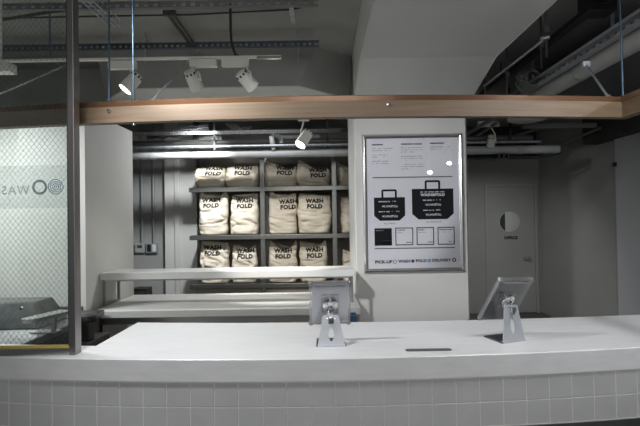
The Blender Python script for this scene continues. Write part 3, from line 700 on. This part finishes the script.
piece('white_print', white_ink, mk(420.5, 444.5, 192.2, .8, .9, 80, y2))
pxm = (U(421)-U(420))
def T(m, s, u0, u1, v, h_px, y=yy-.0006, bold=.0, name='lettering'):
    """one line of lettering filling the given width, with the given capital height"""
    sz_ = h_px*pxm/.72; me = text_mesh(s, sz_, bold=bold*sz_, spacing=1.04)
    xs = [v_.co.x for v_ in me.vertices]; k_ = (U(u1)-U(u0))/(max(xs)-min(xs))
    me.transform(Matrix.Translation((U((u0+u1)/2), y, V(v))) @ STAND @ Matrix.Diagonal((k_, 1, 1, 1)) @ Matrix.Translation((-(max(xs)+min(xs))/2, 0, 0)))
    mb = MB(); mb.bm.from_mesh(me); bpy.data.meshes.remove(me); return mb.build(name, m, fr, M=Mf)
T(white_ink, 'WASH&FOLD', 420.5, 444.8, 195.1, 2.6, y2, .045)
for v in (206, 216): T(white_ink, '¥2,300(税込)', 382, 397.5, v, 1.7, y2, .03)
for v in (205, 215): T(white_ink, '¥3,300(税込)', 425.5, 441, v, 1.7, y2, .03)
T(ink_s, '3kg SMALL', 383.5, 396, 223.1, 1.3); T(ink_s, '5kg REGULAR', 425.5, 441.5, 222.2, 1.3)
T(ink_s, 'PICK-UP', 374.2, 391.3, 261.6, 2.9, bold=.045); T(ink_s, 'WASH', 397.2, 409.2, 261.3, 2.7, bold=.045)
T(ink_s, 'FOLD', 414.9, 425.7, 261.0, 2.7, bold=.045); T(ink_s, 'DELIVERY', 431.2, 450.2, 260.7, 2.7, bold=.045)
for (u, v, r1, r2) in ((393.9, 261.5, 1.9, .45), (453, 260.5, 2.0, .95)):
    mb = MB(); openring(mb, U(u), V(v), r1*pxm, r2*pxm, yy-.0002); mb.build('ring_print', ink_s, fr, M=Mf)
def disc(u, v, r, m, n): MB().lathe([(0, 0), (r*pxm, 0), (r*pxm, .0008), (0, .0008)], Matrix.Translation((U(u), yy, V(v))) @ Matrix.Rotation(math.pi/2, 4, 'X'), 24).build(n, m, fr, M=Mf)
disc(411.8, 261.1, 1.7, navy, 'navy_dot'); disc(428.3, 260.9, 1.9, blue_ink, 'blue_dot')
MB().box(a0, a1, PYF+.0125, PYF+.0135, b0, b1).build('acrylic_cover', acrylic_clear, fr, M=Mf)

# ================================================================= BACK TABLE WITH RAISED SHELF
TBZ = .884
ty0, ty1 = 3.64, 4.46
tx0, tx1 = P(92, 313, ty0).x, CX0-.012
tb = thing('work_table', 'long white-topped steel work table behind the service counter', 'table', ((tx0+tx1)/2, (ty0+ty1)/2, 0))
Mt = Matrix.Translation(-tb.location)
MB().box(tx0, tx1, ty0, ty1, TBZ-.052, TBZ, .003).build('tabletop', table_m, tb, M=Mt)
MB().box(tx0+.02, tx1-.01, ty0+.015, ty0+.045, TBZ-.105, TBZ-.052, .003).box(tx0+.02, tx0+.05, ty0+.045, ty1-.03, TBZ-.11, TBZ-.062).box(tx0+.02, tx1-.01, ty1-.05, ty1-.02, TBZ-.11, TBZ-.062).build('frame', steel_h, tb, M=Mt)
for x in (tx0+.03, (tx0+tx1)/2, tx1-.06):
    for y in (ty0+.03, ty1-.06): MB().box(x, x+.038, y, y+.038, 0, TBZ-.062, .003).build('leg', steel, tb, M=Mt)
MB().box(tx0+.06, tx1-.06, ty0+.06, ty1-.06, .28, .30, .003).build('lower_shelf', dsteel, tb, M=Mt)
# raised shelf
sy0, sy1 = 3.86, 4.18; sz = P(100, 273.3, sy0).z; sx0, sx1 = max(-1.775, P(97.3, 273, sy0).x), P(354.5, 270, sy0).x
rs = thing('raised_shelf', 'narrow white shelf on steel legs standing on the work table', 'shelf', ((sx0+sx1)/2, sy0, TBZ))
Ms = Matrix.Translation(-rs.location)
MB().box(sx0, sx1, sy0, sy1, sz-.055, sz, .003).build('shelf_board', table_m, rs, M=Ms)
for x in (sx0+.015, sx1-.032):
    for y in (sy0+.01, sy1-.03): MB().box(x, x+.02, y, y+.02, TBZ, sz-.055, .002).build('leg', steel, rs, M=Ms)
    MB().box(x, x+.02, sy0+.03, sy1-.03, TBZ, TBZ+.016, .002).build('foot_rail', steel, rs, M=Ms)
MB().box(sx0+.02, sx1-.02, sy0+.012, sy0+.03, sz-.068, sz-.055, .001).build('support_rail', steel_h, rs, M=Ms)
# items on / by the table
q = P(140.5, 292, 4.7)
bxp = thing('dark_device', 'black flat-topped device behind the left end of the work table', 'device', (q.x, 4.7, 0))
MB().box(-.08, .075, -.06, .12, .6, P(140, 288.2, 4.7).z, .006).build('device_body', black, bxp)
MB().box(-.075, .07, -.063, -.06, P(140, 293, 4.7).z, P(140, 290, 4.7).z, .001).build('front_strip', grey_plate, bxp)
MB().box(-.05, .05, -.03, .09, 0, .6, .004).build('pedestal', dsteel, bxp)
q = P(350.5, 317, 3.3)
tag(MB().box(.20, .235, 3.36, 3.42, TZ-.1, P(350, 315.5, 3.36).z, .004).box(.19, .245, 3.35, 3.46, 0, TZ-.1, .004).build('blue_box', blue_plastic, None), 'small dark blue box at the right end of the table behind the left stand', 'box')

# ================================================================= BAG RACK
RY = 6.0
uzs = [P(226, v, RY).z for v in (187.2, 235.3, 284.2)]
lv = uzs + [uzs[2]-.62, .12]
rx = [P(u, 236, RY).x for u in (192.3, 262.8, 335)]
bay = rx[2]-rx[1]; rx.append(rx[2]+bay)
rk = thing('bag_rack', 'steel shelving rack of three bays filled with laundry bags', 'shelving', (0, RY, 0))
Mr = Matrix.Translation((0, -RY, 0))
for i, x in enumerate(rx):
    for y in (RY+.002, RY+.46):
        if i == 0 and y < RY+.1: xx0, xx1 = x-.028, x+.006
        else: xx0, xx1 = x-.028, x+.028
        if i == 0 and y < RY+.1: continue
        MB().box(xx0, xx1, y, y+.035, 0, 2.43, .003).build('post', rack_steel, rk, M=Mr)
for z in lv:
    MB().box(rx[0]-.035, rx[3]+.03, RY-.006, RY+.47, z-.055, z, .003).build('shelf_board', rack_steel, rk, M=Mr)
tag(MB().box(rx[0]-.03, rx[3]+.03, RY+.50, RY+.52, .1, 2.43).build('back_panel', beige, rk, M=Mr), 'brownish back panel')
mb = MB()
tag(MB().box(rx[0]+.02, rx[3], RY+.05, RY+.07, lv[3], uzs[2]-.055).build('lower_panel', mat('lower_beige', (.44, .40, .33), .8, nscale=4, namt=.1), rk, M=Mr), 'beige panel below the lowest visible shelf')

def bag(u0, u1, vt, row, tu, tv, seed, label, depth=.26, tilt=0., ear=0., slump=0., txt=True, ytop=0., fs=1., yo=0.):
    Yb = RY+.03+depth/2+yo
    Yf = RY+.04+yo
    x0, x1 = P(u0-.4, 220, Yf).x, P(u1+.4, 220, Yf).x
    zb = uzs[row]; ht = P((u0+u1)/2, vt, Yf).z - zb; w_ = x1-x0; cx = (x0+x1)/2
    rnd = random.Random(seed); nx, nz = 44, 40
    off = Vector((rnd.uniform(0, 50), rnd.uniform(0, 50), rnd.uniform(0, 50)))
    bm = bmesh.new(); rings = []
    e = 3.2
    for j in range(nz+1):
        t_ = j/nz
        bulge = 1-.10*math.sin(math.pi*min(1, t_*1.4))*0
        hw = w_/2*(.94+.06*math.sin(math.pi*t_)) * (1 - .05*max(0, t_-.9)*10)
        # thickness: rounded bottom, closing to a seam at the top
        th = depth/2*min(1., (t_/.06+.55) if t_ < .03 else 1.)*(1-max(0, (t_-.42)/.58)**1.7*.93)
        if t_ < .05: hw *= .93+.07*t_/.05
        ring_ = []
        for k in range(nx):
            a = 2*math.pi*k/nx; ca, sa = math.cos(a), math.sin(a)
            X = hw*math.copysign(abs(ca)**(2/e), ca); Yq = th*math.copysign(abs(sa)**(2/2.6), sa)
            z = ht*t_
            # top edge: slope, sag between raised corners
            k2 = max(0, t_-.35)/.65
            z += k2*(tilt*X/w_ + (ear+.25)*((2*X/w_)**2-.45)*.15 - .02*math.sin(7*X/w_+seed))
            p = Vector((X, 0, z)); n1 = noise.noise(p*5+off); n2 = noise.noise(Vector((X*7, Yq*5, z*14))+off); n3 = noise.noise(Vector((X*16+z*8, Yq*10, z*24))+off)
            cr = abs(noise.noise(Vector((X*5, Yq*3, z*11+X*3))+off*2))
            dsp = .022*n1+.028*n2+.014*n3-.042*max(0, .14-cr)/.14
            dsp *= .35+.65*min(1, t_*3)
            Yq += (-1 if sa < 0 else 1)*dsp*min(1, abs(sa)*1.6)
            X += .018*noise.noise(Vector((math.copysign(3, X), 0, z*7))+off)*abs(ca)+.012*n2*abs(ca)
            if t_ > .999: Yq *= .4
            ring_.append(bm.verts.new((X, Yq + ytop*t_*t_ + .02*n1*t_, z)))
        rings.append(ring_)
    for j in range(nz):
        for k in range(nx): bm.faces.new((rings[j][k], rings[j][(k+1) % nx], rings[j+1][(k+1) % nx], rings[j+1][k]))
    bm.faces.new(rings[0][::-1]); bm.faces.new(rings[-1])
    minz = min(v.co.z for v in bm.verts)
    for v in bm.verts: v.co.z -= minz
    bmesh.ops.recalc_face_normals(bm, faces=bm.faces[:])
    t = thing('laundry_bag', label, 'laundry bag', (cx, Yb, zb), 0, 'canvas laundry bags on the rack')
    bvh = BVHTree.FromBMesh(bm)
    me = bpy.data.meshes.new('sack'); bm.to_mesh(me); bm.free()
    link('sack', me, canvas, t, 'all')
    if txt:
        tc = P(tu, tv, Yf); mb = MB()
        for s, dz in (('WASH', .036), ('FOLD', -.036)):
            m2 = text_mesh(s, .072*fs, bold=.0042*fs, spacing=1.12, res=2); m2.transform(Matrix.Translation((0, 0, dz*fs)) @ STAND); mb.bm.from_mesh(m2)
        bmesh.ops.triangulate(mb.bm, faces=mb.bm.faces[:])
        for _ in range(2):
            long_ = [e_ for e_ in mb.bm.edges if e_.calc_length() > .014]
            if long_: bmesh.ops.subdivide_edges(mb.bm, edges=long_, cuts=1)
            bmesh.ops.triangulate(mb.bm, faces=mb.bm.faces[:])
        rot = rnd.uniform(-.06, .06)
        for v in mb.bm.verts:
            x_ = v.co.x*math.cos(rot)-v.co.z*math.sin(rot)+tc.x-cx; z_ = v.co.x*math.sin(rot)+v.co.z*math.cos(rot)+tc.z-zb
            hit = bvh.ray_cast(Vector((x_, -1, z_)), Vector((0, 1, 0)))
            y_ = hit[0].y-.007 if hit[0] is not None else .0
            v.co = Vector((x_, y_, z_))
        # drop faces that fell off the sack
        bad = [f for f in mb.bm.faces if max(v.co.y for v in f.verts)-min(v.co.y for v in f.verts) > .09]
        bmesh.ops.delete(mb.bm, geom=bad, context='FACES')
        mb.build('printed_lettering', ink, t)
    return t
rows = ['top', 'middle', 'bottom']
B = [
 (194.3, 224, 166.5, 0, 212.5, 170.7, 'leftmost bag on the top shelf, low and slumped', dict(tilt=.0)),
 (225, 258.3, 165.5, 0, 242, 170.2, 'second bag from the left on the top shelf, under the grey duct', dict(tilt=.02)),
 (265, 297, 163, 0, 284.5, 170, 'top shelf bag with a raised left corner in the middle bay', dict(tilt=-.12, ear=.3)),
 (297.5, 330, 165, 0, 318, 172.5, 'top shelf bag sloping down to the right, below the lit spotlight', dict(tilt=-.13)),
 (338.5, 366, 166, 0, 362, 172, 'top shelf bag half hidden behind the white column', dict(tilt=-.06, txt=False)),
 (197.5, 226.3, 194, 1, 210, 202.8, 'leftmost bag on the middle shelf with clear lettering at the left', dict(ear=.4)),
 (229.5, 257.5, 195.5, 1, 243.8, 203.2, 'middle shelf bag just left of the first inner rack post', dict(tilt=.02)),
 (268.5, 296.5, 192.5, 1, 287.8, 204.2, 'bright middle shelf bag with a peaked left corner', dict(tilt=-.07, ear=.5)),
 (298, 331, 193.5, 1, 314.6, 203.6, 'widest bag on the middle shelf, creased near its base', dict(tilt=-.05)),
 (341.5, 368, 196, 1, 357.5, 203, 'middle shelf bag partly hidden behind the white column', dict(fs=1.)),
 (198.5, 226.5, 242, 2, 211.3, 250.7, 'leftmost bag on the bottom shelf beside the folded one', dict(tilt=-.02)),
 (230.5, 255.5, 246.5, 2, 244.5, 254, 'bottom shelf bag with folded top left of the inner rack post', dict(tilt=.0)),
 (267.5, 295.5, 245, 2, 282.7, 254, 'bottom shelf bag with bunched top in the middle bay', dict(ear=.6)),
 (299, 326.5, 244.5, 2, 314.5, 253, 'bottom shelf bag behind the left tablet with crumpled top', dict(tilt=.01, ear=.3)),
 (342.5, 366, 250, 2, 357, 258, 'bottom shelf bag half hidden behind the white column', dict(txt=False, tilt=.05)),
]
for i, (u0, u1, vt, row, tu, tv, lab, kw) in enumerate(B):
    bag(u0, u1, vt, row, tu, tv, 11+i*7, lab, **kw)

# ================================================================= CONDUITS ON THE GREY WALL
wy = 6.75
for u, lab in ((142.2, 'left steel conduit running down to the thermostat'), (153.8, 'right steel conduit running down to the socket plate')):
    q = P(u, 240, wy-.03); mb = MB().tube([(q.x, wy-.03, P(u, 243, wy).z), (q.x, wy-.03, 2.9)], .017, 12)
    for v in (207, 221): mb.cyl((q.x, wy-.03, P(u, v, wy).z-.025), (q.x, wy-.03, P(u, v, wy).z+.025), .026, seg=14)
    tag(mb.build('wall_conduit', mat('conduit_steel', (.26, .29, .31), .5, .2) if 'conduit_steel' not in MATS else MATS['conduit_steel'], None, True), lab, 'conduit', None)
c0, c1 = P(136.3, 252.5, wy), P(145.6, 243, wy)
t = thing('thermostat', 'white thermostat with dark display on the grey wall', 'thermostat', ((c0.x+c1.x)/2, wy, (c0.z+c1.z)/2))
w2, h2 = (c1.x-c0.x)/2, (c1.z-c0.z)/2
hs = MB().box(-w2, w2, -.05, 0, -h2, h2, .006).build('housing', grey_wall, t)
MB().box(-w2*.5, w2*.5, -.053, -.05, .0, h2*.6).build('display', mat('green_display', (.04, .08, .05), .3), hs)
c0, c1 = P(147.3, 252.8, wy), P(158.5, 243, wy)
t = thing('socket_plate', 'steel socket plate with two dark outlets right of the thermostat', 'socket', ((c0.x+c1.x)/2, wy, (c0.z+c1.z)/2))
w2, h2 = (c1.x-c0.x)/2, (c1.z-c0.z)/2
pt = MB().box(-w2, w2, -.05, 0, -h2, h2, .006).build('plate', MATS['conduit_steel'], t)
for s in (-1, 1):
    MB().box(s*w2*.45-.025, s*w2*.45+.025, -.056, -.05, -.05, .05, .003).build('outlet', black if s < 0 else white_plastic, pt)
# switch plate on the corridor back wall
q = P(547, 241, 7.8)
t = thing('switch_plate', 'small pale switch plate right of the office door', 'switch', (q.x, 7.8, q.z))
MB().box(-.035, .035, -.012, 0, -.09, .09, .003).build('plate', door_paint, t)
for k in (-1, 0, 1): MB().box(-.018, .018, -.017, -.012, k*.05-.018, k*.05+.018, .002).build('rocker', grey_wall, t)
# small wall hook on the right wall
q = P(617, 164, 3.53*480/297); 
tag(MB().box(3.50, 3.53, q.y-.02, q.y+.02, q.z-.03, q.z+.02, .004).build('wall_hook', black, None), 'tiny black hook high on the right wall', 'hook')

# ================================================================= LEFT WORK AREA BEHIND THE GLASS
sb = thing('steel_sink_bench', 'stainless steel bench behind the wired glass screen', 'bench', (-2.4, 2.9, 0))
Mx = Matrix.Translation((2.4, -2.9, 0)); bz = .90
MB().box(-3.4, -1.63, 2.42, 3.62, bz-.04, bz, .006).build('benchtop', dsteel, sb, M=Mx)
MB().box(-3.4, -1.79, 3.60, 3.62, bz, bz+.03, .003).build('upstand', dsteel, sb, M=Mx)
MB().box(-3.38, -1.66, 2.47, 3.60, .1, bz-.04, .004).build('cabinet_body', mat('cabinet_dark', (.07, .07, .07), .5, .3), sb, M=Mx)
for x in (-3.3, -1.75):
    MB().box(x, x+.04, 2.5, 2.54, 0, .1).build('leg', steel, sb, M=Mx)
# steel hood box with sloping end
c = P(36, 298, 3.2)
mb = MB(); zt_ = P(30, 299, 3.2).z
hx = P(42, 300, 3.1).x
t_ = bmesh.new()
prof = [(2.98, bz+.001), (3.06, zt_), (3.28, zt_), (3.34, bz+.001)]
A = [t_.verts.new((-3.3, y, z)) for y, z in prof]; B_ = [t_.verts.new((hx-.03 if z > bz+.01 else hx+.04, y, z)) for y, z in prof]
t_.faces.new(A[::-1]); t_.faces.new(B_)
for i in range(4): t_.faces.new((A[i], A[(i+1) % 4], B_[(i+1) % 4], B_[i]))
bmesh.ops.bevel(t_, geom=t_.edges[:], offset=.006, segments=2, affect='EDGES')
mb._add(t_)
hb = tag(mb.build('steel_hood', dsteel, None), 'stainless box with sloping end on the bench at the far left', 'steel box')
MB().lathe([(.011, 0), (.011, .006), (0, .008)], Matrix.Translation((P(22, 308, 3.02).x, 3.015, P(22, 308, 3.02).z)) @ Matrix.Rotation(math.radians(100), 4, 'X'), 12).build('screw_cap', chrome, hb, True)
# sleeve board on small stand
a = P(30, 315, 2.75); b = P(76, 305, 3.0)
t = thing('sleeve_board', 'narrow steel pressing board on a small stand behind the glass', 'pressing board', (a.x, a.y, bz))
Mq = Matrix.Translation(-t.location)
zz = 1.015; A_ = Vector((P(30, 315.5, 2.75).x, 2.75)); B2 = Vector((-1.585, 3.0)); d = (B2-A_).normalized(); n = Vector((-d.y, d.x))
poly = []
for k in range(9):
    an = math.pi/2+math.pi*k/8; poly.append(A_+d*.04*math.cos(an)*1.0+n*.045*math.sin(an))
poly += [B2-n*.05, B2+n*.05]
MB().prism_xy([(p.x, p.y) for p in poly], zz-.022, zz).build('board', steel_h, t, M=Mq)
mb = MB(); m_ = A_.lerp(B2, .62)
mb.box(m_.x-.012, m_.x+.012, m_.y-.012, m_.y+.012, bz+.008, zz-.02, .002); mb.build('post', steel, t, M=Mq)
MB().box(m_.x-.12, m_.x+.03, m_.y-.04, m_.y+.04, bz, bz+.008, .002).build('foot', steel_h, t, M=Mq)
# blue bottle at the extreme left
q = P(-5, 285, 3.0)
t = thing('blue_bottle', 'blue container with black rim just entering at the left edge', 'bottle', (q.x, 2.9, bz))
MB().lathe([(.03, 0), (.037, .01), (.040, .12), (.038, .22), (.02, .27), (.015, .30)]).build('container', blue_plastic, t, True)
MB().lathe([(.0165, .29), (.02, .295), (.02, .325), (.0, .327)]).build('cap', black, t, True)
# black appliance between bench and table
t = thing('black_appliance', 'black appliance with rounded lid in the gap beside the glass post', 'appliance', (-1.5, 3.2, 0))
MB().box(-.10, .04, -.42, .12, .04, .80, .01).build('body', mat('appliance_black', (.022, .021, .021), .3), t)
qz = P(87, 316.5, 3.1); MB().lathe([(.062, -.03), (.066, -.01), (.058, .008), (.03, .016), (0, .017)], Matrix.Translation((qz.x+1.5, -.1, qz.z)), 24).build('lid', black, t, True)
MB().box(-.06, .02, -.14, -.06, .80, qz.z-.03, .01).build('neck', black, t)
for k in range(2): tag(MB().box(.0405, .043, -.30+k*.2, -.16+k*.2, .60, .72, .001).build('label_panel', red_label, t), 'brown label panel on the side')
mb = MB()
for s in (-1, 1): pass
for (x, y) in ((-.08, -.38), (.02, -.38), (-.08, .08), (.02, .08)): MB().cyl((x, y, 0), (x, y, .04), .015, seg=10).build('foot', black, t)

# ================================================================= LIGHT
def area(name, loc, target, sx, sy, power, col=(1, 1, 1)):
    L = bpy.data.lights.new(name, 'AREA'); L.shape = 'RECTANGLE'; L.size = sx; L.size_y = sy; L.energy = power; L.color = col
    o = bpy.data.objects.new(name, L); COL.objects.link(o); d = Vector(target)-Vector(loc)
    o.location = loc; o.rotation_euler = d.to_track_quat('-Z', 'Y').to_euler(); return o
def spot(name, loc, target, power, size, soft=.05, col=(1, 1, 1), blend=.5):
    L = bpy.data.lights.new(name, 'SPOT'); L.energy = power; L.spot_size = math.radians(size); L.spot_blend = blend; L.shadow_soft_size = soft; L.color = col
    o = bpy.data.objects.new(name, L); COL.objects.link(o); d = Vector(target)-Vector(loc)
    o.location = loc; o.rotation_euler = d.to_track_quat('-Z', 'Y').to_euler(); return o
ceiling_lamp(2.06, .8, 2.45, .036, 'spot lamp over the customer side, the higher one reflected in the poster', lamp_far, 0)
ceiling_lamp(1.75, .8, 2.31, .036, 'spot lamp over the customer side, the lower one reflected in the poster', lamp_far, 0)
spot('poster_lamp', (2.06, .82, 2.42), (.8, 4.2, 1.3), 22, 70, .03, (.95, .97, 1))
spot('poster_lamp', (1.75, .82, 2.28), (.8, 4.2, 1.3), 12, 80, .03, (.95, .97, 1))
spot('counter_lamp', (-1.0, 1.6, 2.6), (.2, 2.2, .98), 92, 100, .07, (.97, .98, 1), .7)
spot('column_fill', (-1.0, 1.62, 2.6), (.85, 4.2, 1.45), 165, 50, .07, (.97, .98, 1), .9)  # unseen spot, added to brighten the poster and column
spot('side_lamp', (1.38, 1.35, 2.8), (.8, 2.2, .98), 60, 95, .06, (.97, .98, 1), .8)
area('customer_fill', (.2, -2.2, 2.7), (.2, 3.0, .9), 1.6, 1.2, 55, (1, .99, .97))  # broad unseen fill, added for the tablet backs and counter front
spot('bag_lamp', (-.6, 4.35, 2.6), (-.25, 6.0, 1.05), 80, 50, .04, (1, .96, .9), .8)
area('bench_fill', (-2.7, 2.9, 2.45), (-2.7, 3.0, 0), .8, .3, 48, (.97, 1, 1))  # added overhead fill, unseen, brightens the wall behind the glass
area('rear_fill', (-.9, 4.9, 2.66), (-.9, 5.2, 0), 1.2, .15, 14, (.95, .98, 1))  # extra light without a fixture, added to lift the rear
spot('side_wall_fill', (-1.2, 5.0, 2.6), (-1.95, 6.7, 1.2), 150, 90, .05, (.95, .98, 1), .8)  # unseen spot put in to brighten the wall left of the rack
spot('corridor_fill', (1.9, 5.9, 2.5), (2.6, 7.4, 0), 62, 110, .1, (.97, 1, .97), 1)  # added spot, stands in for counter light spilling onto the corridor walls
wd = bpy.data.worlds.new('world'); S.world = wd; wd.use_nodes = True
wd.node_tree.nodes['Background'].inputs[0].default_value = (.86, .93, 1, 1); wd.node_tree.nodes['Background'].inputs[1].default_value = .11
S.view_settings.view_transform = 'Standard'; S.view_settings.look = 'None'; S.view_settings.gamma = 1; S.view_settings.exposure = 0
